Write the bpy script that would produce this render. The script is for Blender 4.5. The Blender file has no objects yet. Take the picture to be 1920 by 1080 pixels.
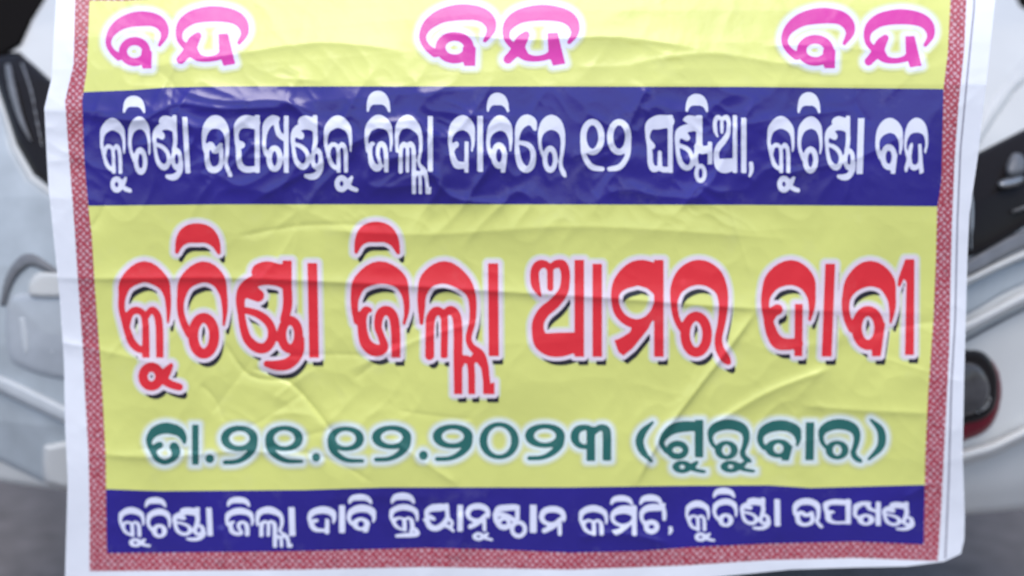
import bpy, math, random
import numpy as np

SC = bpy.context.scene
COL = SC.collection
R = math.radians

# ------------------------------------------------------------------ camera
CAM_Z, PITCH, FPX = 1.20, R(10.0), 1920 * 50.0 / 36.0
cam_data = bpy.data.cameras.new('camera')
cam = bpy.data.objects.new('camera', cam_data)
COL.objects.link(cam)
cam.location = (0, 0, CAM_Z)
cam.rotation_euler = (math.pi / 2 - PITCH, 0, 0)
cam_data.sensor_width = 36
cam_data.lens = 50
cam_data.clip_start = 0.05
cam_data.clip_end = 500
cam_data.dof.use_dof = True
cam_data.dof.focus_distance = 2.03
cam_data.dof.aperture_fstop = 1.25
SC.camera = cam

# ------------------------------------------------------------------ light
SUN_EL, SUN_AZ = 62.0, 187.0          # azimuth clockwise from +Y
world = bpy.data.worlds.new('World')
SC.world = world
world.use_nodes = True
wn = world.node_tree
bg = wn.nodes['Background']
sky = wn.nodes.new('ShaderNodeTexSky')
sky.sky_type = 'NISHITA'
sky.sun_disc = False
sky.sun_elevation = R(SUN_EL)
sky.sun_rotation = R(SUN_AZ)
sky.air_density = 1.0
sky.dust_density = 1.5
wn.links.new(sky.outputs[0], bg.inputs[0])
bg.inputs[1].default_value = 0.13
sun_data = bpy.data.lights.new('sun', 'SUN')
sun_data.energy = 1.25
sun_data.angle = R(38)
sun_data.color = (1.0, 0.97, 0.93)
sun = bpy.data.objects.new('sun', sun_data)
COL.objects.link(sun)
_d = (math.sin(R(SUN_AZ)) * math.cos(R(SUN_EL)), math.cos(R(SUN_AZ)) * math.cos(R(SUN_EL)), math.sin(R(SUN_EL)))
from mathutils import Vector
sun.rotation_euler = Vector(_d).to_track_quat('Z', 'Y').to_euler()
sun.location = (0, -3, 6)
SC.view_settings.view_transform = 'Standard'
SC.view_settings.look = 'None'
SC.view_settings.exposure = 0.66
SC.view_settings.gamma = 1.0
SC.view_settings.use_curve_mapping = False

# ------------------------------------------------------------------ helpers
def tag(o, label=None, cat=None, group=None, kind=None):
    if label: o['label'] = label
    if cat: o['category'] = cat
    if group: o['group'] = group
    if kind: o['kind'] = kind
    return o

def empty(name, loc):
    o = bpy.data.objects.new(name, None)
    o.empty_display_size = 0.1
    o.location = loc
    COL.objects.link(o)
    return o

def link_mesh(name, V, F, mats, parent=None, fmat=None, uv=None, smooth=True):
    """V (n,3) numpy, F (m,3 or 4) numpy int; one mesh object, origin at its own bounds' centre-bottom."""
    V = np.asarray(V, dtype=np.float64)
    F = np.asarray(F, dtype=np.int32)
    o3 = np.array([(V[:, 0].min() + V[:, 0].max()) / 2, (V[:, 1].min() + V[:, 1].max()) / 2, V[:, 2].min()])
    me = bpy.data.meshes.new(name)
    k = F.shape[1]
    me.vertices.add(len(V))
    me.vertices.foreach_set('co', (V - o3).astype(np.float32).ravel())
    me.loops.add(F.size)
    me.loops.foreach_set('vertex_index', F.ravel())
    me.polygons.add(len(F))
    me.polygons.foreach_set('loop_start', np.arange(0, F.size, k, dtype=np.int32))
    me.polygons.foreach_set('loop_total', np.full(len(F), k, dtype=np.int32))
    for m in (mats if isinstance(mats, (list, tuple)) else [mats]):
        me.materials.append(m)
    if fmat is not None:
        me.polygons.foreach_set('material_index', np.asarray(fmat, dtype=np.int32))
    if smooth:
        me.polygons.foreach_set('use_smooth', np.ones(len(F), dtype=bool))
    me.update(calc_edges=True)
    if uv is not None:
        l = me.uv_layers.new(name='UVMap')
        l.data.foreach_set('uv', np.asarray(uv, dtype=np.float32)[F.ravel()].ravel())
    me.validate()
    o = bpy.data.objects.new(name, me)
    COL.objects.link(o)
    if parent is not None:
        o.parent = parent
        wl = Vector((0, 0, 0))
        p = parent
        while p is not None:
            wl += p.location
            p = p.parent
        o.location = Vector(o3) - wl
    else:
        o.location = o3
    return o

def mat(name, col, rough=0.5, spec=0.5, metal=0.0, noise=None, bump=None, coat=0.0, trans=0.0):
    """noise=(scale, amount, detail): patchy tone of the thing's own pigment; bump=(scale, strength, distance)"""
    m = bpy.data.materials.new(name)
    m.use_nodes = True
    n = m.node_tree.nodes; L = m.node_tree.links
    b = n['Principled BSDF']
    b.inputs['Base Color'].default_value = (*col, 1)
    b.inputs['Roughness'].default_value = rough
    b.inputs['Specular IOR Level'].default_value = spec
    b.inputs['Metallic'].default_value = metal
    b.inputs['Coat Weight'].default_value = coat
    b.inputs['Transmission Weight'].default_value = trans
    tc = n.new('ShaderNodeTexCoord')
    if noise:
        t = n.new('ShaderNodeTexNoise')
        t.inputs['Scale'].default_value = noise[0]
        t.inputs['Detail'].default_value = noise[2] if len(noise) > 2 else 4
        L.new(tc.outputs['Object'], t.inputs['Vector'])
        r = n.new('ShaderNodeValToRGB')
        a = noise[1]
        r.color_ramp.elements[0].position = 0.3
        r.color_ramp.elements[1].position = 0.7
        r.color_ramp.elements[0].color = (*[c * (1 - a) for c in col], 1)
        r.color_ramp.elements[1].color = (*[min(1, c * (1 + a)) for c in col], 1)
        L.new(t.outputs['Fac'], r.inputs['Fac'])
        L.new(r.outputs['Color'], b.inputs['Base Color'])
    if bump:
        t2 = n.new('ShaderNodeTexNoise')
        t2.inputs['Scale'].default_value = bump[0]
        t2.inputs['Detail'].default_value = 5
        L.new(tc.outputs['Object'], t2.inputs['Vector'])
        bp = n.new('ShaderNodeBump')
        bp.inputs['Strength'].default_value = bump[1]
        bp.inputs['Distance'].default_value = bump[2]
        L.new(t2.outputs['Fac'], bp.inputs['Height'])
        L.new(bp.outputs['Normal'], b.inputs['Normal'])
    return m

CP, SP = math.cos(PITCH), math.sin(PITCH)
def ray(px, py):
    u = (px - 960.0) / FPX
    v = (540.0 - py) / FPX
    return u, CP + v * SP, -SP + v * CP       # x, y, z per unit along the optical axis

def on_surface(px, py, fy, it=14):
    """points where the sight lines of the survey meet the surface y = fy(x, z)"""
    dx, dy, dz = ray(np.asarray(px, float), np.asarray(py, float))
    y = np.full_like(dx, 2.3)
    for _ in range(it):
        t = y / dy
        y = 0.35 * y + 0.65 * fy(dx * t, CAM_Z + dz * t)
    t = y / dy
    return np.stack([dx * t, y, CAM_Z + dz * t], -1)

# signed fields, positive inside
def sd_poly(X, Y, pts):
    pts = np.asarray(pts, float)
    n = len(pts)
    d = np.full(X.shape, 1e9)
    ins = np.zeros(X.shape, bool)
    for i in range(n):
        ax, ay = pts[i]; bx, by = pts[(i + 1) % n]
        ex, ey = bx - ax, by - ay
        wx, wy = X - ax, Y - ay
        t = np.clip((wx * ex + wy * ey) / (ex * ex + ey * ey + 1e-12), 0, 1)
        d = np.minimum(d, (wx - ex * t) ** 2 + (wy - ey * t) ** 2)
        c = (ay > Y) != (by > Y)
        if ey != 0:
            ins ^= c & (X < ex * (Y - ay) / ey + ax)
    d = np.sqrt(d)
    return np.where(ins, d, -d)

def spline(pts, closed=False, sub=6):
    p = np.asarray(pts, float)
    n = len(p)
    if n == 2 and not closed: return p
    out = []
    for i in range(n if closed else n - 1):
        if closed:
            a, b, c, d = p[(i - 1) % n], p[i], p[(i + 1) % n], p[(i + 2) % n]
        else:
            a, b, c, d = p[max(i - 1, 0)], p[i], p[i + 1], p[min(i + 2, n - 1)]
        for k in range(sub):
            t = k / sub
            out.append(0.5 * ((2 * b) + (-a + c) * t + (2 * a - 5 * b + 4 * c - d) * t * t + (-a + 3 * b - 3 * c + d) * t ** 3))
    out.append(p[0] if closed else p[-1])
    return np.array(out)

def sd_stroke(X, Y, q):
    f = np.full(X.shape, -1e9)
    for i in range(len(q) - 1):
        ax, ay, ar = q[i]; bx, by, br = q[i + 1]
        ex, ey = bx - ax, by - ay
        t = np.clip(((X - ax) * ex + (Y - ay) * ey) / (ex * ex + ey * ey + 1e-9), 0, 1)
        f = np.maximum(f, ar + (br - ar) * t - np.hypot(X - ax - ex * t, Y - ay - ey * t))
    return f

def march(field, extra):
    """clip the triangulated lattice to field>0; extra: (ny,nx,k) attributes interpolated. returns attrs (n,k), tris (m,3)"""
    ny, nx = field.shape
    idx = np.arange(ny * nx).reshape(ny, nx)
    a, b, c, d = idx[:-1, :-1].ravel(), idx[:-1, 1:].ravel(), idx[1:, 1:].ravel(), idx[1:, :-1].ravel()
    T = np.concatenate([np.stack([a, d, c], 1), np.stack([a, c, b], 1)])
    f = field.ravel().copy()
    f[np.abs(f) < 1e-5] = 1e-5
    pos = f[T] > 0
    cnt = pos.sum(1)
    E = extra.reshape(-1, extra.shape[-1])
    verts = [E]; base = len(E)
    tris = [T[cnt == 3]]
    edge_cache = {}
    newv = []
    def cut(i, j):
        nonlocal base
        k = (i, j) if i < j else (j, i)
        if k not in edge_cache:
            t = f[k[0]] / (f[k[0]] - f[k[1]])
            newv.append(E[k[0]] * (1 - t) + E[k[1]] * t)
            edge_cache[k] = base + len(newv) - 1
        return edge_cache[k]
    ex = []
    for t, p in zip(T[(cnt == 1) | (cnt == 2)].tolist(), pos[(cnt == 1) | (cnt == 2)].tolist()):
        s = sum(p)
        if s == 1:
            k = p.index(True)
            i, j, l = t[k], t[(k + 1) % 3], t[(k + 2) % 3]
            ex.append((i, cut(i, j), cut(i, l)))
        else:
            k = p.index(False)
            i, j, l = t[k], t[(k + 1) % 3], t[(k + 2) % 3]
            p1, p2 = cut(i, j), cut(i, l)
            ex.append((p1, j, l)); ex.append((p1, l, p2))
    if ex: tris.append(np.array(ex))
    if newv: verts.append(np.array(newv))
    Vv = np.concatenate(verts); Tt = np.concatenate(tris)
    used, inv = np.unique(Tt.ravel(), return_inverse=True)
    return Vv[used], inv.reshape(-1, 3)

# ------------------------------------------------------------------ ground
m_ground = mat('worn_asphalt', (0.22, 0.20, 0.198), 0.9, 0.15, noise=(14, 0.22, 8), bump=(120, 0.6, 0.01))
g = 60.0
gx = np.linspace(-g, g, 13)
GV = np.array([(x, y + 20, 0.0) for y in gx for x in gx])
GF = np.array([(j * 13 + i, j * 13 + i + 1, (j + 1) * 13 + i + 1, (j + 1) * 13 + i) for j in range(12) for i in range(12)])
ground = link_mesh('ground', GV, GF, m_ground)
tag(ground, 'grey worn road surface under the white car', 'ground', kind='structure')

# ------------------------------------------------------------------ car
m_white = mat('white_car_paint', (0.60, 0.605, 0.60), 0.3, 0.4, coat=0.25, noise=(6, 0.05))
m_silver = mat('blue_grey_gloss', (0.39, 0.43, 0.465), 0.35, 0.5, noise=(14, 0.12))
m_trim = mat('dark_grey_trim', (0.16, 0.165, 0.18), 0.4, 0.5, noise=(20, 0.15))
m_dark = mat('lamp_black_housing', (0.016, 0.014, 0.015), 0.2, 0.12)
m_glass = mat('matt_black_rubber', (0.010, 0.009, 0.009), 0.8, 0.0)
m_glint = mat('lamp_glint', (0.42, 0.43, 0.44), 0.32, 0.5, metal=0.8)  # pale metal for the reflections laid into the right-hand lamps
m_lens = mat('smoky_lens', (0.07, 0.068, 0.072), 0.12, 0.35, noise=(30, 0.3))
m_clear = mat('cloudy_lens', (0.40, 0.43, 0.47), 0.2, 0.5, noise=(25, 0.06))
m_pale = mat('pale_grey_plastic', (0.52, 0.55, 0.58), 0.35, 0.5, noise=(14, 0.08))
m_red = mat('red_lamp_plastic', (0.13, 0.010, 0.02), 0.3, 0.25)
m_grille = mat('black_grille', (0.025, 0.025, 0.028), 0.45, 0.4)

PZ = np.array([0.10, 0.18, 0.26, 0.32, 0.40, 0.52, 0.66, 0.80, 0.92, 1.02, 1.12, 1.22, 1.30, 1.36, 1.40, 1.43])
PY = np.array([2.90, 2.72, 2.50, 2.43, 2.39, 2.37, 2.375, 2.39, 2.43, 2.49, 2.57, 2.68, 2.84, 3.06, 3.34, 3.70])
def body_y(x, z):
    return np.interp(z, PZ, PY) + 0.10 * (np.abs(x) / 0.9) ** 3.0
CAR = empty('car', (0, 2.6, 0))
tag(CAR, 'white car parked nose on behind the crumpled yellow and blue banner', 'car')
# front shell + bonnet: an outer skin with an inner return so that it has thickness
zs = np.concatenate([np.linspace(0.33, 1.0, 34), np.linspace(1.02, 1.43, 26)])
xs = np.linspace(-1.16, 1.16, 93)
XX, ZZ = np.meshgrid(xs, zs)
YY = body_y(XX, ZZ)
ZZ = ZZ + 0.0
ZZ[:12] += (np.linspace(1, 0, 12)[:, None]) * (0.036 - 0.035 * XX[:12])      # lower edge
YY = body_y(XX, ZZ)
BV = np.stack([XX, YY, ZZ], -1).reshape(-1, 3)
nx, nz = len(xs), len(zs)
BF = [(j * nx + i, j * nx + i + 1, (j + 1) * nx + i + 1, (j + 1) * nx + i) for j in range(nz - 1) for i in range(nx - 1)]
n0 = len(BV)
BV2 = BV + np.array([0, 0.05, -0.02])
BV = np.concatenate([BV, BV2])
BF += [(a + n0, d + n0, c + n0, b + n0) for a, b, c, d in BF]
for i in range(nx - 1):
    BF.append((i + 1, i, i + n0, i + 1 + n0))
    t = (nz - 1) * nx
    BF.append((t + i, t + i + 1, t + i + 1 + n0, t + i + n0))
for j in range(nz - 1):
    BF.append((j * nx, (j + 1) * nx, (j + 1) * nx + n0, j * nx + n0))
    e = nx - 1
    BF.append(((j + 1) * nx + e, j * nx + e, j * nx + e + n0, (j + 1) * nx + e + n0))
body = link_mesh('body', BV, np.array(BF), m_white, CAR)

UV_ = np.array([(x, y, z) for x in (-0.74, 0.74) for y in (2.72, 5.6) for z in (0.30, 0.42)])
UF_ = np.array([(0, 1, 3, 2), (4, 6, 7, 5), (0, 4, 5, 1), (2, 3, 7, 6), (1, 5, 7, 3), (0, 2, 6, 4)])
link_mesh('underbody_shade_slab', UV_, UF_, m_grille, CAR, smooth=False)  # dark slab added under the car to shade the ground below the banner

def patch(name, pts, m, parent, proud=0.012, bulge=0.0, edge=10, step=4.0, smooth_pts=True, sink=0.004):
    """a raised moulding on the car front: its outline at real size on the body, its rim turned back into the body"""
    pts = np.asarray(pts, float)
    if smooth_pts:
        pts = spline(np.c_[pts, np.zeros(len(pts))], True, 4)[:-1, :2]
    x0, y0 = pts.min(0) - 3 * step; x1, y1 = pts.max(0) + 3 * step
    gx = np.arange(x0, x1, step); gy = np.arange(y0, y1, step)
    X, Y = np.meshgrid(gx, gy)
    f = sd_poly(X, Y, pts)
    P = on_surface(X, Y, body_y)
    s = np.clip(f / edge, -0.3, 1)
    prof = np.where(s > 0, np.sqrt(np.clip(1 - (1 - s) ** 2, 0, 1)), s)
    mx = max(f.max(), 1)
    dep = -sink + (proud + sink) * prof + bulge * np.sqrt(np.clip(f / mx, 0, 1))
    D = np.stack(ray(X, Y), -1); D /= np.linalg.norm(D, axis=-1, keepdims=True)
    P = P - D * dep[..., None]
    V, T = march(f, P)
    return link_mesh(name, V, T, m, parent)

def band(name, path, m, parent, **k):
    """a raised rib along a path (x, y, half width)"""
    q = spline(path, False, 6)
    t = np.gradient(q[:, :2], axis=0); t /= np.linalg.norm(t, axis=1, keepdims=True)
    nrm = np.stack([-t[:, 1], t[:, 0]], 1)
    pts = np.concatenate([q[:, :2] + nrm * q[:, 2:3], (q[:, :2] - nrm * q[:, 2:3])[::-1]])
    return patch(name, pts, m, parent, smooth_pts=False, **k)

# black scuttle at the bonnet's far corners
patch('wiper_cowl', [(-260, -160), (150, -160), (92, -12), (60, 40), (40, 84), (8, 104), (-60, 118), (-260, 130)], m_glass, CAR, proud=0.02, edge=16, smooth_pts=False)
patch('wiper_cowl', [(1897, -160), (1902, -10), (1912, 12), (1935, 26), (2160, 60), (2160, -160)], m_glass, CAR, proud=0.015, edge=14, smooth_pts=False)
# left headlamp
hl = patch('headlight', [(-150, 108), (-20, 104), (36, 96), (96, 150), (190, 220), (190, 380), (100, 356), (62, 326), (30, 270), (12, 215), (-10, 150), (-150, 140)], m_dark, CAR, proud=0.012, bulge=0.02, edge=12, smooth_pts=False)
hl['label'] = 'dark headlight left of the banner'
band('reflector_glint', [(14, 118, 7), (24, 170, 9), (40, 225, 7), (60, 268, 3)], m_trim, hl, proud=0.04, edge=6)
band('lamp_bezel', [(40, 116, 4), (58, 170, 5), (70, 230, 5), (80, 280, 4)], m_trim, hl, proud=0.03, edge=4)
# left bumper panel, greyer than the body, ribs and fog lamp pocket
left_panel = patch('bumper_panel', [(-200, 200), (-20, 160), (8, 215), (26, 280), (58, 336), (100, 366), (190, 400), (190, 930), (100, 914), (70, 900), (0, 866), (-200, 800)], m_silver, CAR, proud=0.008, bulge=0.004, edge=14, smooth_pts=False)
left_panel['label'] = 'grey bumper panel left of the banner'
band('bumper_rib', [(-160, 662, 14), (-20, 712, 17), (60, 748, 18), (180, 806, 16)], m_pale, CAR, proud=0.03, edge=12)['label'] = 'pale rib across the bumper left of the banner'
fp = patch('fog_lamp_lens', [(12, 560), (60, 545), (180, 548), (180, 700), (120, 716), (30, 690), (8, 650)], m_clear, CAR, proud=0.016, bulge=0.01, edge=16)
fp['label'] = 'pale streaked fog lamp lens left of the banner'
for xx in (40, 88):
    band('lens_flute', [(xx, 590, 9), (xx + 6, 630, 11), (xx + 10, 668, 7)], m_pale, fp, proud=0.024, edge=6)
band('fog_lamp_surround', [(4, 576, 8), (20, 520, 12), (50, 488, 15), (82, 498, 11), (120, 524, 8)], m_trim, CAR, proud=0.02, edge=9)
patch('fog_lamp_brow', [(52, 538), (64, 514), (92, 508), (150, 520), (150, 556), (62, 560)], m_white, CAR, proud=0.03, edge=9)
patch('tow_cover', [(80, 846), (92, 832), (180, 828), (180, 918), (96, 912), (80, 890)], m_white, CAR, proud=0.04, edge=10)
# right headlamp
hr = patch('headlight', [(1770, 322), (1836, 285), (1924, 240), (2080, 200), (2080, 360), (1924, 424), (1850, 470), (1770, 500)], m_dark, CAR, proud=0.012, bulge=0.02, edge=9, smooth_pts=False)
hr['label'] = 'dark headlight right of the banner'
patch('reflector_glint', [(1884, 312), (1896, 288), (1914, 286), (1926, 304), (1922, 326), (1902, 334), (1886, 330)], m_trim, hr, proud=0.05, bulge=0.012, edge=12)  # grey blob modelled in place of a soft reflection in the lamp
patch('reflector_glint', [(1870, 340), (1890, 330), (1914, 326), (1924, 336), (1912, 350), (1884, 356), (1870, 352)], m_glint, hr, proud=0.05, bulge=0.01, edge=9)  # bright streak modelled in place of a reflection in the lamp
band('lamp_bezel', [(1896, 398, 4), (1925, 388, 5), (1980, 372, 5)], m_trim, hr, proud=0.04, edge=4)
band('lamp_bezel', [(1820, 330, 3), (1823, 400, 4), (1820, 470, 3)], m_silver, hr, proud=0.036, edge=3)
# right bumper: trims and fog lamp
band('bumper_trim', [(1760, 528, 13), (1812, 505, 15), (1870, 472, 16), (1925, 446, 17), (2060, 392, 18)], m_trim, CAR, proud=0.012, edge=7)
band('bumper_rib', [(1760, 548, 7), (1812, 528, 8), (1870, 500, 8), (1925, 476, 8), (2060, 425, 9)], m_white, CAR, proud=0.035, edge=7)
band('bumper_recess', [(1760, 590, 22), (1812, 562, 26), (1870, 530, 24), (1925, 506, 24), (2060, 456, 24)], m_silver, CAR, proud=0.006, edge=6)
band('bumper_rib', [(1760, 640, 12), (1812, 614, 13), (1870, 584, 12), (1925, 556, 13), (2060, 492, 13)], m_white, CAR, proud=0.04, edge=10)['label'] = 'bright white rib above the red rimmed fog lamp'
fr = patch('fog_lamp', [(1770, 668), (1815, 660), (1846, 664), (1870, 690), (1878, 730), (1872, 772), (1852, 806), (1815, 824), (1770, 830)], m_red, CAR, proud=0.014, edge=9)
fr['label'] = 'round fog lamp with a red rim right of the banner'
patch('fog_lamp_rim', [(1775, 664), (1815, 656), (1845, 661), (1867, 689), (1874, 728), (1867, 766), (1847, 787), (1815, 796), (1775, 802)], m_dark, fr, proud=0.024, edge=9)
patch('fog_lamp_lens', [(1778, 682), (1816, 676), (1838, 684), (1854, 706), (1860, 732), (1853, 760), (1836, 776), (1812, 784), (1778, 788)], m_lens, fr, proud=0.034, bulge=0.014, edge=12)
band('reflector_glint', [(1830, 775, 3), (1850, 762, 4), (1858, 742, 2)], m_glint, fr, proud=0.045, edge=4)  # thin pale arc laid in as a highlight on the lens
band('panel_gap', [(1760, 664, 3), (1815, 636, 3.5), (1870, 606, 3.5), (1925, 578, 3), (2060, 512, 3)], m_trim, CAR, proud=0.006, edge=3)
patch('bonnet_crease', [(1800, 330), (1840, 214), (1880, 160), (1925, 104), (2060, -20), (2060, 60), (1925, 152), (1884, 200), (1850, 250)], m_white, CAR, proud=0.012, edge=18)
band('bumper_lip', [(1740, 880, 14), (1805, 858, 15), (1860, 842, 14), (1925, 812, 13), (2080, 745, 12)], m_white, CAR, proud=0.05, edge=13)
patch('lower_grille', [(420, 640), (1500, 640), (1440, 900), (480, 900)], m_grille, CAR, proud=0.01, step=16, edge=20, smooth_pts=False)
patch('upper_grille', [(420, 260), (1500, 260), (1420, 470), (500, 470)], m_grille, CAR, proud=0.01, step=16, edge=20, smooth_pts=False)

# ------------------------------------------------------------------ the banner's surface
H = 2.5
LX = np.arange(40, 1910, H)
LY = np.arange(-110, 1140, H)
GX, GY = np.meshgrid(LX, LY)

def vnoise(X, Y, seed):
    rs = np.random.RandomState(seed)
    tab = rs.rand(64, 64)
    xi = np.floor(X).astype(int); yi = np.floor(Y).astype(int)
    fx = X - xi; fy = Y - yi
    fx = fx * fx * fx * (fx * (fx * 6 - 15) + 10); fy = fy * fy * fy * (fy * (fy * 6 - 15) + 10)
    a = tab[yi % 64, xi % 64]; b = tab[yi % 64, (xi + 1) % 64]
    c = tab[(yi + 1) % 64, xi % 64]; d = tab[(yi + 1) % 64, (xi + 1) % 64]
    return a + (b - a) * fx + (c - a) * fy + (a - b - c + d) * fx * fy

def blob(cx, cy, rx, ry):
    return np.exp(-(((GX - cx) / rx) ** 2 + ((GY - cy) / ry) ** 2))

hgt = 0.010 * (vnoise(GX / 420, GY / 330, 1) - 0.5) + 0.005 * (vnoise(GX / 170 + 3, GY / 140 + 9, 2) - 0.5)
# crumpled zones: faceted ridges
wx = GX + 40 * vnoise(GX / 90, GY / 90, 5); wy = GY + 40 * vnoise(GX / 90, GY / 90, 6)
r1 = 1 - np.abs(2 * vnoise(wx / 95, wy / 70, 11) - 1)
r2 = 1 - np.abs(2 * vnoise((wx + wy * 0.7) / 60, (wy - wx * 0.5) / 90, 12) - 1)
r3 = 1 - np.abs(2 * vnoise((wx - wy) / 34, (wy + wx) / 46, 13) - 1)
zone = (0.16 + 1.2 * blob(450, 250, 330, 110) + 1.3 * blob(900, 300, 300, 100) + 1.3 * blob(1330, 270, 180, 110)
        + 0.3 * blob(560, 740, 260, 160) + 0.3 * blob(1500, 760, 260, 160))
hgt += zone * (0.0032 * r1 ** 2 + 0.0032 * r2 ** 2 + 0.0013 * r3)
def crease(pts, w, h, asym=0.0):
    """a pressed fold along a polyline: ridge of half width w px and height h m, with a kink on one side"""
    global hgt
    q = spline(np.c_[np.asarray(pts, float), np.ones(len(pts))], False, 5)
    d = np.full(GX.shape, 1e9); s = np.zeros(GX.shape); fade = np.zeros(GX.shape)
    n = len(q) - 1
    for i in range(n):
        ax, ay = q[i, :2]; bx, by = q[i + 1, :2]
        ex, ey = bx - ax, by - ay
        t = np.clip(((GX - ax) * ex + (GY - ay) * ey) / (ex * ex + ey * ey), 0, 1)
        dd = np.hypot(GX - ax - ex * t, GY - ay - ey * t)
        m_ = dd < d
        d = np.where(m_, dd, d)
        s = np.where(m_, np.sign((GX - ax) * ey - (GY - ay) * ex), s)
        u = (i + t) / n
        fade = np.where(m_, np.clip(np.minimum(u, 1 - u) * 6, 0, 1), fade)
    wl = np.where(s > 0, w * (1 + asym), w * (1 - asym))
    hgt = hgt + 1.5 * h * fade * np.exp(-d / wl)
crease([(60, 520), (200, 523), (420, 522), (640, 530), (900, 545), (1150, 560), (1400, 578), (1760, 590)], 15, 0.0034, 0.5)
crease([(1420, 580), (1370, 650), (1300, 740), (1235, 830), (1190, 915)], 8, 0.0046, -0.5)
crease([(1560, 690), (1440, 735), (1330, 800)], 8, 0.0034, 0.3)
crease([(470, 690), (540, 715), (600, 780), (640, 840)], 5, -0.0030, 0.3)
crease([(420, 640), (470, 705), (560, 712)], 5, -0.0022)
crease([(730, 820), (800, 870), (860, 910)], 10, 0.002)
crease([(160, 850), (300, 858), (470, 846), (620, 870)], 12, 0.0026, 0.4)
crease([(1500, 760), (1620, 770), (1760, 776)], 12, 0.0022, 0.3)
crease([(150, 215), (260, 225), (330, 195), (430, 205), (560, 200)], 12, 0.0032, 0.4)
crease([(330, 168), (420, 190), (520, 188), (600, 215)], 10, 0.0026, 0.2)
crease([(470, 380), (560, 330), (700, 250), (780, 240)], 12, 0.003, 0.3)
crease([(820, 240), (800, 300), (850, 370), (960, 380)], 12, 0.003, -0.3)
crease([(1060, 300), (1160, 260), (1200, 190), (1215, 165)], 12, 0.003, 0.3)
crease([(1420, 180), (1380, 250), (1340, 330), (1290, 385)], 13, 0.0032, 0.3)
crease([(1440, 330), (1600, 300), (1700, 250)], 10, 0.002, 0.3)
crease([(820, 60), (980, 75), (1160, 70), (1330, 95)], 18, 0.0034, 0.4)
crease([(250, 130), (420, 105), (600, 80), (760, 95)], 20, 0.0034, 0.3)
crease([(1180, 120), (1330, 100), (1480, 120), (1600, 110)], 18, 0.003, 0.3)
crease([(600, 430), (800, 440), (1100, 425), (1500, 450)], 24, 0.0026, 0.2)
crease([(410, 1060), (420, 1020), (412, 985)], 9, 0.0024)
crease([(850, 1050), (870, 1000), (862, 960)], 12, 0.0026)
crease([(1080, 1010), (1160, 1000), (1260, 1020)], 10, 0.0022)
crease([(1690, 935), (1730, 915), (1745, 900)], 8, 0.002)
crease([(100, 640), (180, 655), (330, 690)], 12, 0.0018)
rnd = random.Random(21)
for _ in range(34):      # short handling creases
    cx, cy = rnd.uniform(180, 1740), rnd.uniform(20, 1040)
    an, ln = rnd.uniform(0, math.pi), rnd.uniform(50, 150)
    ex, ey = math.cos(an) * ln, math.sin(an) * ln * 0.6
    crease([(cx - ex, cy - ey), (cx + rnd.uniform(-14, 14), cy + rnd.uniform(-14, 14)), (cx + ex, cy + ey)], rnd.uniform(4, 8), rnd.choice((-1, 1)) * rnd.uniform(0.0006, 0.0014), rnd.uniform(-0.4, 0.4))
hgt += 0.004 * np.sin(GY / 70.0 + 1.3) * np.exp(-((GX - 130) / 90.0) ** 2)
hgt += 0.005 * np.sin(GY / 95.0) * np.exp(-((GX - 1800) / 80.0) ** 2)
# vinyl does not hold infinitely sharp folds
for _ in range(1):
    k = hgt.copy()
    k[1:-1, 1:-1] = (hgt[1:-1, 1:-1] * 2 + hgt[:-2, 1:-1] + hgt[2:, 1:-1] + hgt[1:-1, :-2] + hgt[1:-1, 2:]) / 6
    hgt = k

BZ = np.array([0.0, 0.30, 0.60, 0.90, 1.085, 1.11, 1.15, 1.20, 1.26, 1.34, 1.5])
BY = np.array([2.24, 2.238, 2.237, 2.237, 2.238, 2.2442, 2.2572, 2.2784, 2.309, 2.355, 2.45])
def banner_y(x, z):
    u = np.clip((x + 0.62) / 0.75, 0, 1)
    zz = z - 0.042 * u * u * (3 - 2 * u)      # the bend over the bonnet edge starts lower at the left
    return np.interp(zz, BZ, BY) + 0.02 * (np.abs(x) / 0.75) ** 2.0
BASE = on_surface(GX, GY, banner_y)
DIR = np.stack(ray(GX, GY), -1); DIR /= np.linalg.norm(DIR, axis=-1, keepdims=True)
SURF = BASE - DIR * hgt[..., None]

def edge_fn(pts, vertical=True):
    p = np.asarray(pts, float)
    def f(v): return np.interp(v, p[:, 1], p[:, 0]) if vertical else np.interp(v, p[:, 0], p[:, 1])
    return f
sheetL = edge_fn([(112, -120), (105, 0), (97, 145), (83, 203), (90, 340), (103, 470), (112, 560), (120, 680), (122, 800), (127, 900), (122, 1080), (120, 1140)])
sheetR = edge_fn([(1885, -120), (1866, 0), (1850, 150), (1834, 290), (1818, 400), (1814, 480), (1812, 560), (1808, 700), (1805, 850), (1809, 970), (1808, 1012), (1803, 1032), (1798, 1064)])
bordL = edge_fn([(142, -120), (141, 0), (138, 120), (122, 190), (130, 300), (140, 430), (147, 540), (155, 650), (160, 750), (166, 850), (168, 950), (168, 1080)])
bordR = edge_fn([(1822, -120), (1812, 0), (1808, 90), (1797, 200), (1790, 300), (1785, 420), (1782, 540), (1780, 650), (1775, 750), (1770, 850), (1765, 950), (1758, 1060)])
fldL = edge_fn([(171, -120), (168, 0), (163, 130), (154, 190), (158, 300), (166, 390), (172, 440), (178, 540), (190, 700), (198, 850), (200, 1000), (202, 1080)])
fldR = edge_fn([(1790, -120), (1782, 0), (1777, 100), (1769, 165), (1765, 340), (1757, 390), (1755, 480), (1750, 600), (1740, 740), (1735, 850), (1732, 1010), (1730, 1060)])
b1T = edge_fn([(150, 173), (250, 169), (310, 164), (420, 162), (960, 162), (1400, 163), (1780, 167)], False)
b1B = edge_fn([(150, 386), (420, 383), (960, 383), (1400, 384), (1780, 387)], False)
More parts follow.
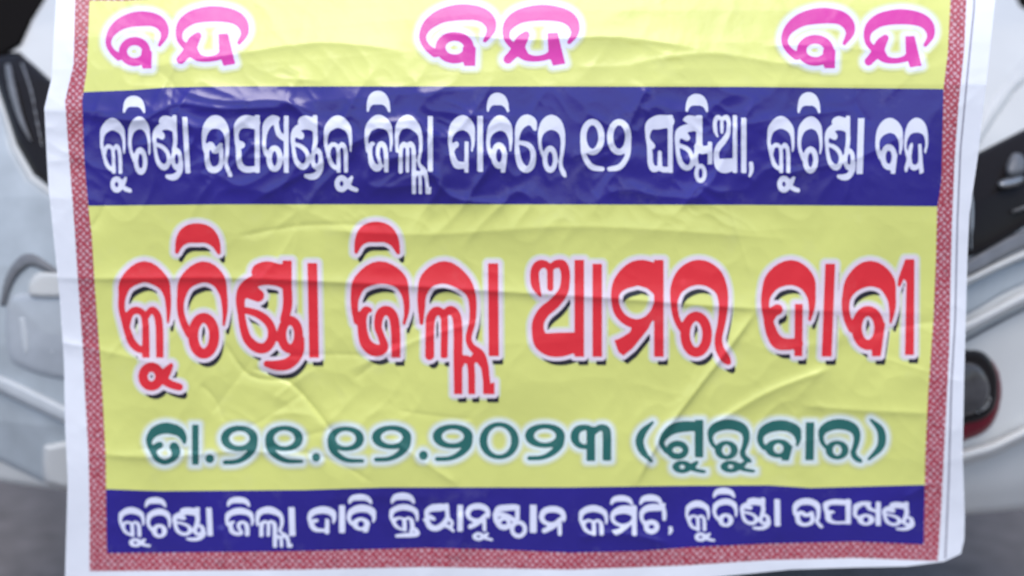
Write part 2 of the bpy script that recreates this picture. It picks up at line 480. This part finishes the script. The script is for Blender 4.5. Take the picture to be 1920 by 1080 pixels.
b2T = edge_fn([(190, 917), (300, 921), (570, 919), (720, 914), (1060, 914), (1270, 911), (1440, 910), (1520, 915), (1740, 909)], False)
b2B = edge_fn([(190, 1037), (560, 1033), (800, 1027), (930, 1030), (1070, 1036), (1200, 1033), (1290, 1026), (1440, 1019), (1600, 1015), (1740, 1021)], False)
bdB = edge_fn([(160, 1071), (560, 1068), (800, 1063), (1070, 1068), (1290, 1060), (1440, 1050), (1600, 1046), (1770, 1052)], False)
shB = edge_fn([(100, 1092), (560, 1090), (1070, 1090), (1300, 1086), (1370, 1079), (1480, 1068), (1600, 1064), (1700, 1062), (1770, 1053), (1800, 1039), (1830, 1022)], False)
shT, bdT, fdT = -95.0, -45.0, 1.0
fdTop = edge_fn([(140, 1), (230, 2), (320, -4), (900, -8), (1900, -8)], False)

f_sheet = np.minimum.reduce([GX - sheetL(GY), sheetR(GY) - GX, GY - shT, shB(GX) - GY])
f_bord = np.minimum.reduce([GX - bordL(GY), bordR(GY) - GX, GY - bdT, bdB(GX) - GY])
f_inner = np.minimum.reduce([GX - fldL(GY), fldR(GY) - GX, GY - fdTop(GX), b2B(GX) - GY])
f_b1 = np.minimum.reduce([GX - fldL(GY), fldR(GY) - GX, GY - b1T(GX), b1B(GX) - GY])
f_b2 = np.minimum.reduce([GX - fldL(GY), fldR(GY) - GX, GY - b2T(GX), b2B(GX) - GY])

def layer(field, off, keep=None):
    """clip the sheet's lattice to a field and lift it off metres towards the viewer side of the sheet"""
    ys, xs_ = np.where(field > -8 * H)
    y0, y1, x0, x1 = max(ys.min() - 1, 0), ys.max() + 2, max(xs_.min() - 1, 0), xs_.max() + 2
    sl = (slice(y0, y1), slice(x0, x1))
    P = SURF[sl] - DIR[sl] * off
    A = np.concatenate([P, GX[sl][..., None] / 1000, -GY[sl][..., None] / 1000], -1)
    V, T = march(field[sl], A)
    return V[:, :3], T, V[:, 3:]

# ---- printed vinyl
def vinyl(name, col, rough=0.27, spec=0.5, var=0.06):
    m = mat(name, col, rough, spec, noise=(5.5, var, 6), bump=(42, 0.16, 0.004))
    n = m.node_tree.nodes; L = m.node_tree.links
    b = n['Principled BSDF']
    src = b.inputs['Base Color'].links[0].from_socket
    tc = n.new('ShaderNodeTexCoord')
    geo = n.new('ShaderNodeNewGeometry')
    sc = n.new('ShaderNodeTexNoise'); sc.inputs['Scale'].default_value = 16; sc.inputs['Detail'].default_value = 9; sc.inputs['Roughness'].default_value = 0.7
    L.new(geo.outputs['Position'], sc.inputs['Vector'])
    rp = n.new('ShaderNodeValToRGB')
    rp.color_ramp.elements[0].position = 0.56; rp.color_ramp.elements[0].color = (0, 0, 0, 1)
    rp.color_ramp.elements[1].position = 0.80; rp.color_ramp.elements[1].color = (0.09, 0.09, 0.09, 1)
    L.new(sc.outputs['Fac'], rp.inputs['Fac'])
    mx = n.new('ShaderNodeMix'); mx.data_type = 'RGBA'
    mx.inputs[7].default_value = (0.62, 0.60, 0.56, 1)
    L.new(rp.outputs['Color'], mx.inputs[0]); L.new(src, mx.inputs[6])
    L.new(mx.outputs[2], b.inputs['Base Color'])
    return m
m_vw = vinyl('white_vinyl', (0.82, 0.835, 0.90))
m_yel = vinyl('yellow_print', (0.72, 0.74, 0.21), var=0.07)
m_blue = vinyl('navy_print', (0.018, 0.011, 0.23), 0.25, 0.7, var=0.15)
m_redp = vinyl('red_print', (0.80, 0.030, 0.045))
m_pink = vinyl('magenta_print', (0.68, 0.035, 0.36))
m_teal = vinyl('dark_green_print', (0.022, 0.14, 0.125))
m_wp = vinyl('white_print', (0.80, 0.81, 0.98))
m_halo = vinyl('pale_halo_print', (0.75, 0.79, 0.55))
m_halo1 = vinyl('faint_halo_print', (0.72, 0.74, 0.32))
m_hal4 = vinyl('pale_blue_halo_print', (0.74, 0.83, 0.80))
m_pkw = vinyl('pinkish_white_print', (0.84, 0.72, 0.80))
m_black = vinyl('black_print', (0.02, 0.02, 0.03))
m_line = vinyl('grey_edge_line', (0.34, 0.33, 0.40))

def border_material():
    m = bpy.data.materials.new('red_floral_border_print')
    m.use_nodes = True
    n = m.node_tree.nodes; L = m.node_tree.links
    b = n['Principled BSDF']
    b.inputs['Roughness'].default_value = 0.35
    uv = n.new('ShaderNodeUVMap')
    def wave(scale, ang):
        mp = n.new('ShaderNodeMapping'); mp.inputs['Rotation'].default_value = (0, 0, ang)
        w = n.new('ShaderNodeTexWave'); w.inputs['Scale'].default_value = scale
        w.inputs['Distortion'].default_value = 4.0; w.inputs['Detail'].default_value = 2; w.inputs['Detail Scale'].default_value = 3
        L.new(uv.outputs[0], mp.inputs[0]); L.new(mp.outputs[0], w.inputs['Vector'])
        return w
    w1, w2 = wave(34, R(45)), wave(34, R(-45))
    mul = n.new('ShaderNodeMath'); mul.operation = 'MULTIPLY'
    L.new(w1.outputs['Fac'], mul.inputs[0]); L.new(w2.outputs['Fac'], mul.inputs[1])
    v = n.new('ShaderNodeTexVoronoi'); v.inputs['Scale'].default_value = 110
    L.new(uv.outputs[0], v.inputs['Vector'])
    rp = n.new('ShaderNodeValToRGB')
    rp.color_ramp.elements[0].position = 0.1; rp.color_ramp.elements[0].color = (0.42, 0.05, 0.08, 1)
    rp.color_ramp.elements[1].position = 0.6; rp.color_ramp.elements[1].color = (0.64, 0.40, 0.45, 1)
    L.new(mul.outputs[0], rp.inputs['Fac'])
    vr = n.new('ShaderNodeValToRGB')
    vr.color_ramp.elements[0].position = 0.0; vr.color_ramp.elements[0].color = (0.12, 0.03, 0.07, 1)
    vr.color_ramp.elements[1].position = 0.32; vr.color_ramp.elements[1].color = (1, 1, 1, 1)
    L.new(v.outputs['Distance'], vr.inputs['Fac'])
    mx = n.new('ShaderNodeMix'); mx.data_type = 'RGBA'; mx.blend_type = 'MULTIPLY'
    mx.inputs[0].default_value = 0.8
    L.new(rp.outputs[0], mx.inputs[6]); L.new(vr.outputs[0], mx.inputs[7])
    L.new(mx.outputs[2], b.inputs['Base Color'])
    return m
m_bord = border_material()

BAN = empty('banner', tuple(BASE[-20, len(LX) // 2]))
tag(BAN, 'crumpled yellow and blue vinyl banner with Odia lettering hung over the car front', 'banner')
# sheet: fine front where it shows as the white margin, coarser back
fs = np.minimum(f_sheet, 14 - f_bord)
V1, T1, U1 = layer(fs, 0.0)
st = 6
sub = (slice(None, None, st), slice(None, None, st))
Pb = SURF[sub] + DIR[sub] * 0.0025
V2, T2 = march(f_sheet[sub], np.concatenate([Pb, GX[sub][..., None] / 1000, -GY[sub][..., None] / 1000], -1))
sheet = link_mesh('sheet', np.concatenate([V1, V2[:, :3]]), np.concatenate([T1, T2[:, ::-1] + len(V1)]), m_vw, BAN, uv=np.concatenate([U1, V2[:, 3:]]))
V, T, U = layer(np.minimum(f_bord, 8 - f_inner), 0.00025)
link_mesh('border', V, T, m_bord, BAN, uv=U)['label'] = 'red floral border print with a small repeating pattern'
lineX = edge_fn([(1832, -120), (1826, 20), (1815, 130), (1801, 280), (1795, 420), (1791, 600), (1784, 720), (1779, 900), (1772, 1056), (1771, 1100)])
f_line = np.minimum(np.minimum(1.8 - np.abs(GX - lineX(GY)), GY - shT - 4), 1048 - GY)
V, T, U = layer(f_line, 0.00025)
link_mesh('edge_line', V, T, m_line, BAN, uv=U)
V, T, U = layer(np.minimum(np.minimum(f_inner, 8 - f_b1), 8 - f_b2), 0.0005)
field = link_mesh('yellow_field', V, T, m_yel, BAN, uv=U)
V, T, U = layer(f_b1, 0.00075)
band1 = link_mesh('blue_band', V, T, m_blue, BAN, uv=U)
band1['label'] = 'blue band below the magenta words'
V, T, U = layer(f_b2, 0.00075)
band2 = link_mesh('blue_band', V, T, m_blue, BAN, uv=U)
band2['label'] = 'blue band along the bottom of the banner'

# ------------------------------------------------------------------ lettering: hand drawn letter shapes
G = {}
def glyph(name, box, *shapes): G[name] = (box, shapes)
def S(*p): return ('s', p)
def P(*p): return ('p', p)
def O(cx, cy, rx, ry, r): 
    return ('o', [(cx + rx * math.cos(a), cy + ry * math.sin(a), r) for a in np.linspace(0, 2 * math.pi, 17)[:-1]])
def bar(x0, x1, y0, y1, dx=0): return P((x0, y0), (x1, y0), (x1 + dx, y1), (x0 + dx, y1))

ka = [S((335,595,7),(338,520,14),(330,440,21),(298,370,40),(205,320,58),(112,375,40),(86,450,22),(82,520,18),(98,590,18),(116,650,20),(140,708,22),(180,744,20),(215,736,18)),
      S((112,605,18),(126,552,20),(160,530,20),(198,548,18),(212,600,19),(214,690,20),(214,770,20)), bar(194, 235, 700, 790),
      S((212,570,17),(248,528,19),(278,560,21),(288,620,21),(290,700,21),(290,770,20)), bar(270, 311, 700, 790)]
hook = [O(245,893,46,52,26), S((352,832,13),(325,872,26),(308,905,24),(350,935,22),(398,950,20))]
glyph('ka', (64,350,260,790), *ka)
glyph('ku', (64,350,260,790), *ka, *hook)
glyph('cha', (388,662,262,795), S((640,610,7),(647,530,15),(638,440,22),(605,360,42),(527,321,58),(438,372,42),(408,455,24),(404,530,19),(422,600,20),(452,660,22)), O(531,670,58,98,28))
glyph('i', (374,626,54,222), S((384,212,10),(402,158,26),(440,118,46),(495,108,54),(550,118,46),(592,158,28),(614,214,11)))
glyph('nd', (715,1075,258,790),
      S((802,326,11),(826,304,26),(880,296,34),(940,312,36),(985,300,26)),
      S((736,540,22),(732,470,26),(756,414,36),(806,374,34),(870,362,30),(940,372,28),(985,396,26)),
      S((785,425,44),(828,450,34)),
      S((735,540,20),(748,620,22),(772,690,25),(820,733,28),(868,735,28),(902,692,26),(902,630,23),(872,582,23),(820,548,21),(758,530,18)),
      bar(962, 1013, 258, 420), S((987,400,26),(990,500,26),(972,580,24)), O(1004,664,46,78,25), S((900,680,20),(960,680,22)),
      S((1060,690,22),(1050,760,28),(1000,818,32),(935,832,28),(876,824,18)))
glyph('bar', (1100,1160,270,790), bar(1100, 1160, 270, 790))
glyph('ja', (88,398,262,790), S((372,605,7),(387,530,15),(378,440,22),(340,362,44),(237,324,62),(138,374,44),(106,450,26),(102,520,19),(116,590,20)),
      S((186,530,13),(162,532,22),(143,575,25),(146,650,27),(166,715,32),(215,750,34),(262,735,26),(250,680,20),(230,620,21),(242,552,26),(278,532,26),(312,562,26),(326,640,26),(328,765,25)), bar(303, 352, 700, 790))
glyph('lla', (448,762,262,790), S((468,602,10),(468,520,20),(472,440,26),(508,360,46),(596,324,62),(688,372,46),(738,440,26),(750,520,20),(745,600,18),(726,680,17),(742,730,19),(788,772,25),(812,830,22),(822,900,20),(828,965,20)),
      S((512,780,24),(514,640,24),(520,570,26),(550,534,24),(585,552,20),(594,600,20),(592,775,19)), bar(490, 538, 700, 790), bar(573, 612, 700, 790),
      S((585,560,18),(625,530,24),(658,560,25),(668,640,25),(668,780,25),(668,960,22)), bar(646, 692, 880, 990),
      S((672,840,20),(705,796,20),(738,830,20),(742,960,18)), S((735,830,18),(768,785,22),(805,825,22)), bar(724, 762, 880, 990), P((805,890),(842,890),(846,935),(868,920),(868,990),(805,990)))
glyph('a', (103,520,155,910), S((178,432,12),(142,350,34),(136,250,34),(166,196,36),(216,188,28),(250,220,24)), S((256,205,26),(257,375,24)),
      S((255,222,22),(300,188,30),(350,192,36),(374,250,36),(372,340,36),(352,412,40),(288,492,44),(206,562,46),(163,640,46),(163,720,50),(192,790,66),(260,815,90),(340,815,94),(430,800,80)),
      bar(445, 520, 155, 910))
glyph('ma', (735,1140,155,910), S((1095,250,44),(1010,235,74),(920,260,95),(820,322,66),(768,400,38),(762,480,30),(785,560,33),(840,622,34),(920,652,36),(1000,632,34),(1062,570,32),(1098,480,30)),
      bar(1065, 1140, 155, 910), P((930,200),(1100,200),(1100,480),(1066,425),(1012,376),(930,352)), P((870,640),(1066,596),(1020,692),(900,842),(826,902),(788,872),(755,782),(806,762),(872,722),(890,690)))
ra_ = [S((1292,705,26),(1252,640,25),(1228,560,26),(1222,470,30),(1245,372,52),(1318,286,84),(1415,252,98),(1515,288,84),(1585,380,52),(1605,480,38),(1600,580,34),(1584,680,30),(1566,770,30),(1578,850,34),(1618,918,38),(1642,950,24)), O(1393,735,86,140,38)]
glyph('ra', (1200,1640,152,912), *ra_)
glyph('da', (115,532,155,905), S((490,622,10),(508,520,25),(500,420,38),(455,312,74),(345,254,98),(218,308,74),(155,420,40),(145,520,31),(162,600,34),(182,680,42),(206,745,46),(246,798,52),(310,812,46),(400,805,40)),
      S((178,620,34),(205,565,40),(240,542,42)), bar(375, 438, 498, 905, -4))
ba_ = [S((1120,642,9),(1134,540,25),(1125,440,38),(1078,320,74),(960,262,100),(842,326,72),(782,430,38),(770,530,30),(788,620,30),(820,690,32)), O(945,685,88,132,40), P((1030,600),(1080,650),(1062,780),(1044,906),(975,906),(975,780))]
glyph('ba', (745,1155,160,906), *ba_)
glyph('ii', (1175,1308,150,895), P((1235,150),(1307,150),(1303,895),(1232,895),(1244,330),(1228,300),(1192,368),(1174,352),(1180,300)))
glyph('ba1', (230,700,90,510), S((636,338,12),(674,262,28),(655,192,42),(590,150,50),(480,143,56),(375,166,48),(302,214,38),(262,272,26),(254,330,21),(282,384,22),(330,425,28)), O(450,386,88,78,31), P((500,380),(580,380),(576,512),(508,512),(498,440)))
glyph('nda', (760,1300,48,488), S((1232,322,14),(1274,250,28),(1254,172,44),(1180,124,52),(1040,106,58),(900,126,52),(822,172,44),(786,232,29),(790,300,22),(835,352,24)),
      S((925,268,26),(890,312,42),(868,366,42),(824,416,34),(796,446,32)), S((872,340,38),(890,392,40),(930,430,28),(1000,441,21),(1075,426,24),(1125,392,34)), P((1078,255),(1150,252),(1178,370),(1205,478),(1116,492),(1084,400)))
glyph('u', (45,275,262,775), S((84,610,18),(64,550,18),(58,480,18),(72,402,30),(108,345,46),(160,322,60),(214,346,46),(250,402,30),(263,480,19),(262,600,16),(250,680,15),(268,738,18),(290,790,18)),
      S((82,600,20),(96,535,22),(122,518,20),(150,575,26),(180,560,24),(208,522,17)), S((82,600,20),(90,680,23),(114,734,28),(155,745,28),(198,715,24),(212,650,17),(206,560,22)))
glyph('pa', (330,550,262,770), S((352,505,22),(344,430,19),(362,355,38),(420,320,56),(500,330,54)), bar(506, 549, 262, 770), S((352,500,20),(388,525,32)), S((352,510,18),(364,590,24),(366,660,24),(388,718,28),(440,742,28),(520,735,24)))
glyph('kha', (575,805,262,770), S((705,295,22),(660,302,38),(612,352,36),(592,440,20),(588,540,17),(608,605,20)), O(680,645,48,92,24), S((690,300,26),(702,380,22),(724,435,25),(775,470,26)), bar(762, 804, 268, 770))
glyph('gha', (710,945,262,770), S((738,510,22),(726,440,19),(748,352,42),(820,325,62),(905,318,54)), bar(902, 945, 262, 770), S((735,490,20),(764,535,28)), S((738,510,18),(746,600,23),(750,680,24),(776,736,27),(818,730,22)), S((832,590,17),(832,735,20)), S((832,715,18),(862,742,24),(920,738,24)))
glyph('nt', (970,1290,262,770), S((1050,302,14),(1090,300,36),(1150,310,36),(1180,300,24)), S((988,540,20),(985,480,22),(1005,412,34),(1060,382,36),(1120,372,32),(1180,380,24)), S((1036,432,40),(1070,462,28)),
      S((985,540,17),(995,620,20),(1020,690,23),(1060,725,24),(1100,715,22),(1120,660,19),(1100,592,19),(1060,552,20),(1000,530,18)), bar(1152, 1206, 264, 540), S((1168,540,34),(1210,570,36),(1258,556,28)), bar(1254, 1292, 496, 695),
      S((1164,560,28),(1150,620,16),(1156,700,18)), O(1190,775,36,66,18))
glyph('e', (1395,1575,262,765), S((1560,385,16),(1538,322,36),(1480,310,48),(1428,370,34),(1410,460,19),(1408,560,20),(1424,660,25),(1452,718,30),(1495,738,28),(1534,700,26),(1548,620,23),(1530,552,22),(1490,517,22),(1435,505,18)))
glyph('one', (130,345,295,760), O(238,455,80,132,27), S((155,480,24),(160,590,22),(190,668,23),(240,722,25),(325,736,20)))
glyph('two', (370,580,295,760), O(474,455,80,132,27), S((555,480,24),(553,590,22),(522,668,23),(472,722,25),(388,736,20)))
glyph('comma', (1610,1656,670,810), S((1634,690,18),(1638,745,18),(1622,800,9)))
glyph('kri', (640,845,135,330), S((690,357,10),(760,352,15),(836,344,16),(822,312,13),(790,322,10)))
glyph('ya', (880,1095,130,325), S((902,218,13),(906,184,18),(940,162,24),(1000,156,26),(1040,152,18)), S((1046,140,14),(1052,240,15)), S((884,246,8),(922,224,16),(955,238,12)), S((906,250,18),(926,290,20),(970,304,20),(1016,280,20),(1044,240,17)), O(1060,268,22,26,12), S((1075,305,12),(1092,322,9)))
na_ = [S((1868,252,7),(1870,222,15),(1850,184,21),(1800,166,23),(1740,176,22),(1714,212,19),(1722,250,16),(1760,272,14),(1805,270,14),(1846,236,15)), S((1832,252,17),(1790,292,18),(1732,322,18)), S((1838,250,14),(1840,345,14))]
glyph('na', (1698,1888,145,350), *na_)
glyph('hook', (172,418,815,975), *hook)
glyph('ssth', (1370,1615,140,365), S((1392,200,17),(1412,168,21),(1470,160,22),(1530,156,20)), bar(1528, 1560, 142, 240), S((1386,205,16),(1396,250,18),(1430,292,18),(1478,288,17)), O(1450,268,35,34,12), S((1405,210,14),(1440,205,13),(1490,226,15),(1535,256,16)), O(1552,308,46,48,14.5))
glyph('tta', (635,860,165,420), S((652,292,14),(656,240,21),(692,206,27),(750,194,30),(810,194,26),(846,168,12)), S((836,190,16),(846,240,19),(846,292,16)), O(738,357,46,40,21), S((652,292,14),(680,330,18)))
glyph('ta', (100,398,92,408), S((382,238,13),(376,202,25),(338,154,37),(245,131,42),(163,156,37),(121,212,26),(124,265,19),(150,312,22),(178,360,22),(235,386,20),(296,360,23),(320,312,33),(306,272,36)), S((150,305,18),(172,272,26),(198,258,26)))
glyph('dot', (540,606,326,394), S((573,360,33),(573.5,360,33)))
glyph('two4', (655,935,112,404), ('o', [(795 + 108 * math.cos(a), 208 + 76 * math.sin(a), 20 + 11 * math.cos(a) ** 2) for a in np.linspace(0, 2 * math.pi, 17)[:-1]]), S((906,215,28),(895,285,27),(845,345,23),(775,382,18),(688,388,17)))
glyph('one4', (985,1285,112,400), ('o', [(1132 + 110 * math.cos(a), 208 + 78 * math.sin(a), 18 + 13 * math.cos(a) ** 2) for a in np.linspace(0, 2 * math.pi, 17)[:-1]]), S((1016,215,28),(1026,285,27),(1075,340,23),(1150,376,18),(1262,380,13)))
glyph('zero4', (720,1010,85,365), ('o', [(864 + 118 * math.cos(a), 225 + 122 * math.sin(a), 17 + 12 * math.cos(a) ** 2) for a in np.linspace(0, 2 * math.pi, 17)[:-1]]))
glyph('three4', (1400,1705,105,378), S((1580,150,20),(1520,126,20),(1455,142,28),(1432,196,32),(1452,248,24),(1500,270,18),(1545,258,16)), bar(1520, 1584, 120, 378), S((1575,160,22),(1620,128,24),(1662,140,30),(1672,190,32),(1672,345,32)), bar(1640, 1704, 300, 374))
glyph('ga', (210,522,65,332), S((490,110,32),(385,112,38),(302,132,36),(246,182,26),(228,232,19),(262,286,18)), bar(462, 522, 65, 330), O(340,278,58,45,22))
glyph('lpar', (45,170,75,362), S((166,82,8),(100,146,25),(72,215,29),(96,290,24),(156,356,11)))
glyph('rpar', (1690,1812,60,345), S((1706,66,10),(1768,128,25),(1784,200,29),(1764,268,24),(1690,342,10)))

CROP = {'A': (170,160,4.696), 'B': (370,160,4.697), 'C': (670,160,4.695), 'D': (1060,160,4.695), 'E': (1420,160,4.694),
        'F': (190,910,5.0526), 'Gc': (560,910,3.7647), 'Hc': (1060,910,4.571), 'I': (1440,910,4.923),
        'J': (250,770,4.0), 'K': (720,770,4.0), 'Lc': (1180,770,3.7647),
        'M': (200,400,2.918), 'N': (630,400,2.92), 'Oc': (970,450,4.1545), 'Pc': (1400,450,4.153),
        'Q': (140,0,4.0), 'Rr': (740,0,4.0), 'Sx': (1400,0,4.0)}

def word_field(items, grow=0.0):
    """items: (glyph, crop, x0, x1, ytop, ybase[, shear])  ->  field in photo pixels over the whole lattice"""
    F = np.full(GX.shape, -60.0)
    for it in items:
        name, cr, X0, X1, YT, YB = it[:6]
        sh = it[6] if len(it) > 6 else 0.0
        ox, oy, sc = CROP[cr]
        x0, x1, yt, yb = ox + X0 / sc, ox + X1 / sc, oy + YT / sc, oy + YB / sc
        (a0, a1, at, ab), shapes = G[name]
        kx, ky = (x1 - x0) / (a1 - a0), (yb - yt) / (ab - at)
        m = 1.0 * (yb - yt) + 30
        ix = np.where((LX > x0 - m * 0.6) & (LX < x1 + m * 0.6))[0]; iy = np.where((LY > yt - m) & (LY < yb + m))[0]
        sl = (slice(iy[0], iy[-1] + 1), slice(ix[0], ix[-1] + 1))
        xx = GX[sl] - sh * (GY[sl] - yt) / (yb - yt) / sc
        X = a0 + (xx - x0) / kx
        Y = at + (GY[sl] - yt) / ky
        f = np.full(X.shape, -1e6)
        for kind, pts in shapes:
            if kind == 'p': q = sd_poly(X, Y, pts)
            elif kind == 'o': q = sd_stroke(X, Y, spline(pts, True, 2))
            else: q = sd_stroke(X, Y, spline(pts, False, 5))
            # distance in design units -> pixels, allowing for the unequal scale
            gy_, gx_ = np.gradient(q, H)
            q = q / np.maximum(np.hypot(gx_, gy_), 0.35 * min(1 / kx, 1 / ky))
            f = np.maximum(f, q)
        F[sl] = np.maximum(F[sl], f + grow)
    return F

def word(label, items, parent, fill, layers=(), grow=0.0, z=0.001):
    """one printed word: halo / outline / shadow layers below its fill, all one mesh"""
    F = word_field(items, grow)
    Vs, Ts, Us, Ms, mats = [], [], [], [], []
    n = 0
    for k, (m, rad, sx, sy) in enumerate(list(layers) + [(fill, 0, 0, 0)]):
        f = F + rad
        if sx or sy: f = np.roll(np.roll(f, sy, 0), sx, 1)
        V, T, U = layer(f, z + 0.0002 * k)
        Vs.append(V); Ts.append(T + n); Us.append(U); Ms.append(np.full(len(T), k)); mats.append(m)
        n += len(V)
    o = link_mesh('word', np.concatenate(Vs), np.concatenate(Ts), mats, parent, np.concatenate(Ms), np.concatenate(Us))
    o['label'] = label
    return o

# row 1: the same word three times
L1 = [(m_halo1, 15, 0, 0), (m_halo, 11.5, 0, 0), (m_wp, 7.5, 0, 0)]
word('leftmost magenta word of the top line', [('ba1','Q',230,700,88,512), ('nda','Q',760,1300,45,490)], field, m_pink, L1)
word('middle magenta word of the top line', [('ba1','Rr',182,755,35,492), ('nda','Rr',812,1380,35,488)], field, m_pink, L1)
word('rightmost magenta word of the top line', [('ba1','Sx',258,806,62,510), ('nda','Sx',880,1405,68,502)], field, m_pink, L1)

# row 2: white on the upper blue band
W = m_wp
def w2(label, items, gr=0.0): word(label, items, band1, W, (), gr)
w2('first white word on the upper blue band', [('ku','A',80,300,285,778,8), ('i','A',286,480,92,242), ('cha','A',328,520,272,788,14), ('nd','A',545,800,262,770,10), ('bar','A',806,850,278,775,28)])
w2('second white word on the upper blue band', [('u','B',45,275,262,775), ('pa','B',330,550,262,770), ('kha','B',575,805,262,770), ('nd','B',828,1105,262,765), ('ku','B',1115,1360,262,768)])
w2('third white word on the upper blue band', [('i','C',82,290,48,235), ('ja','C',70,308,258,765), ('lla','C',332,568,258,765), ('bar','C',620,665,270,760)])
w2('fourth white word on the upper blue band', [('da','C',800,1032,262,768), ('bar','C',1056,1106,270,762), ('i','C',1140,1335,65,235), ('ba','C',1138,1362,262,768), ('e','C',1392,1578,260,768), ('ra','C',1595,1828,258,770)])
w2('white number twelve on the upper blue band', [('one','D',130,345,295,760), ('two','D',370,580,295,760)])
w2('white word with a comma on the upper blue band', [('gha','D',708,946,262,770), ('i','D',1060,1258,75,235), ('nt','D',970,1290,262,770), ('a','D',1300,1512,262,772), ('bar','D',1548,1594,285,772), ('comma','D',1610,1658,668,810)])
w2('white word before the last on the upper blue band', [('ku','E',90,325,268,772,-4), ('i','E',355,555,60,245), ('cha','E',360,575,272,775,-6), ('nd','E',600,862,268,770,-4), ('bar','E',886,942,290,780,-14)])
w2('last white word on the upper blue band', [('ba','E',1042,1276,285,778), ('nda','E',1295,1500,285,778)])

# row 3: large red letters, white outline, black drop shadow
L3 = [(m_halo, 11.5, 0, 0), (m_black, 0.3, 3, 6), (m_pkw, 7.6, 0, 0)]
word('first large red word with a black drop shadow', [('ku','M',64,350,260,790), ('i','M',374,626,54,222), ('cha','M',388,662,262,795), ('nd','M',715,1075,258,790), ('bar','M',1098,1152,272,790,10)], field, m_redp, L3)
word('second large red word with a black drop shadow', [('i','N',100,352,45,222), ('ja','N',88,398,262,790), ('lla','N',448,762,262,790), ('bar','N',832,888,274,782,4)], field, m_redp, L3)
word('third large red word with a black drop shadow', [('a','Oc',103,520,155,910), ('bar','Oc',585,660,185,910), ('ma','Oc',735,1140,155,910), ('ra','Oc',1200,1640,152,912)], field, m_redp, L3)
word('last large red word with a black drop shadow', [('da','Pc',115,532,155,905), ('bar','Pc',612,690,185,908,-28), ('ba','Pc',745,1155,160,906), ('ii','Pc',1175,1308,150,895)], field, m_redp, L3)

# row 4: the date in dark green
L4 = [(m_halo1, 13, 0, 0), (m_halo, 9.5, 0, 0), (m_hal4, 6.2, 0, 0)]
word('dark green date with dots', [('ta','J',100,398,92,408), ('bar','J',440,490,105,405), ('dot','J',540,606,326,394), ('two4','J',655,935,112,404), ('one4','J',985,1285,112,400),
     ('dot','J',1340,1402,316,384), ('one4','J',1452,1742,118,396), ('two4','K',-92,206,110,382), ('dot','K',262,328,300,372), ('two4','K',364,668,102,378),
     ('zero4','K',718,1012,85,366), ('two4','K',1056,1358,98,372), ('three4','K',1398,1705,105,378)], field, m_teal, L4)
word('dark green weekday in brackets', [('lpar','Lc',45,170,75,362), ('ga','Lc',210,522,65,332), ('hook','Lc',302,542,352,444), ('ra','Lc',558,848,60,345), ('hook','Lc',642,890,352,440),
     ('ba','Lc',905,1208,65,352), ('bar','Lc',1246,1306,82,350,-4), ('ra','Lc',1340,1630,58,345), ('rpar','Lc',1690,1812,60,345)], field, m_teal, L4)

# row 5: white on the lower blue band
def w5(label, items, gr=0.0): word(label, items, band2, W, (), gr)
w5('first white word on the lower blue band', [('ku','F',162,405,205,488,6), ('i','F',412,616,112,208), ('cha','F',430,660,220,498), ('nd','F',680,984,208,490), ('bar','F',992,1046,212,480,12)])
w5('second white word on the lower blue band', [('i','F',1190,1410,108,202), ('ja','F',1178,1442,212,480), ('lla','F',1462,1722,200,482), ('bar','F',1772,1832,208,480,8)])
w5('third white word on the lower blue band', [('da','Gc',62,262,148,342), ('bar','Gc',285,328,140,336), ('i','Gc',348,520,62,132), ('ba','Gc',342,542,135,332)])
w5('fourth and longest white word on the lower blue band', [('i','Gc',650,822,52,130), ('ka','Gc',640,845,132,325), ('kri','Gc',640,845,135,330), ('ya','Gc',880,1095,130,325), ('bar','Gc',1120,1160,138,325), ('na','Gc',1180,1356,128,318), ('hook','Gc',1225,1375,332,392),
    ('ssth','Gc',1370,1615,138,368), ('bar','Gc',1632,1680,138,335), ('na','Gc',1700,1892,148,348)])
w5('white word with a comma on the lower blue band', [('ka','Hc',116,362,168,430), ('i','Hc',385,580,85,168), ('ma','Hc',388,612,172,432), ('i','Hc',635,832,78,168), ('tta','Hc',635,862,160,420), ('comma','Hc',878,922,350,425)])
w5('white word before the last on the lower blue band', [('ku','Hc',1028,1236,128,392), ('i','Hc',1265,1456,20,108), ('cha','Hc',1265,1476,112,356), ('nd','Hc',1502,1756,105,350), ('bar','Hc',1790,1840,118,350,4)])
w5('last white word on the lower blue band', [('u','I',232,478,118,378), ('pa','I',516,766,128,358), ('kha','I',788,1042,148,372), ('nd','I',1060,1348,152,385)])
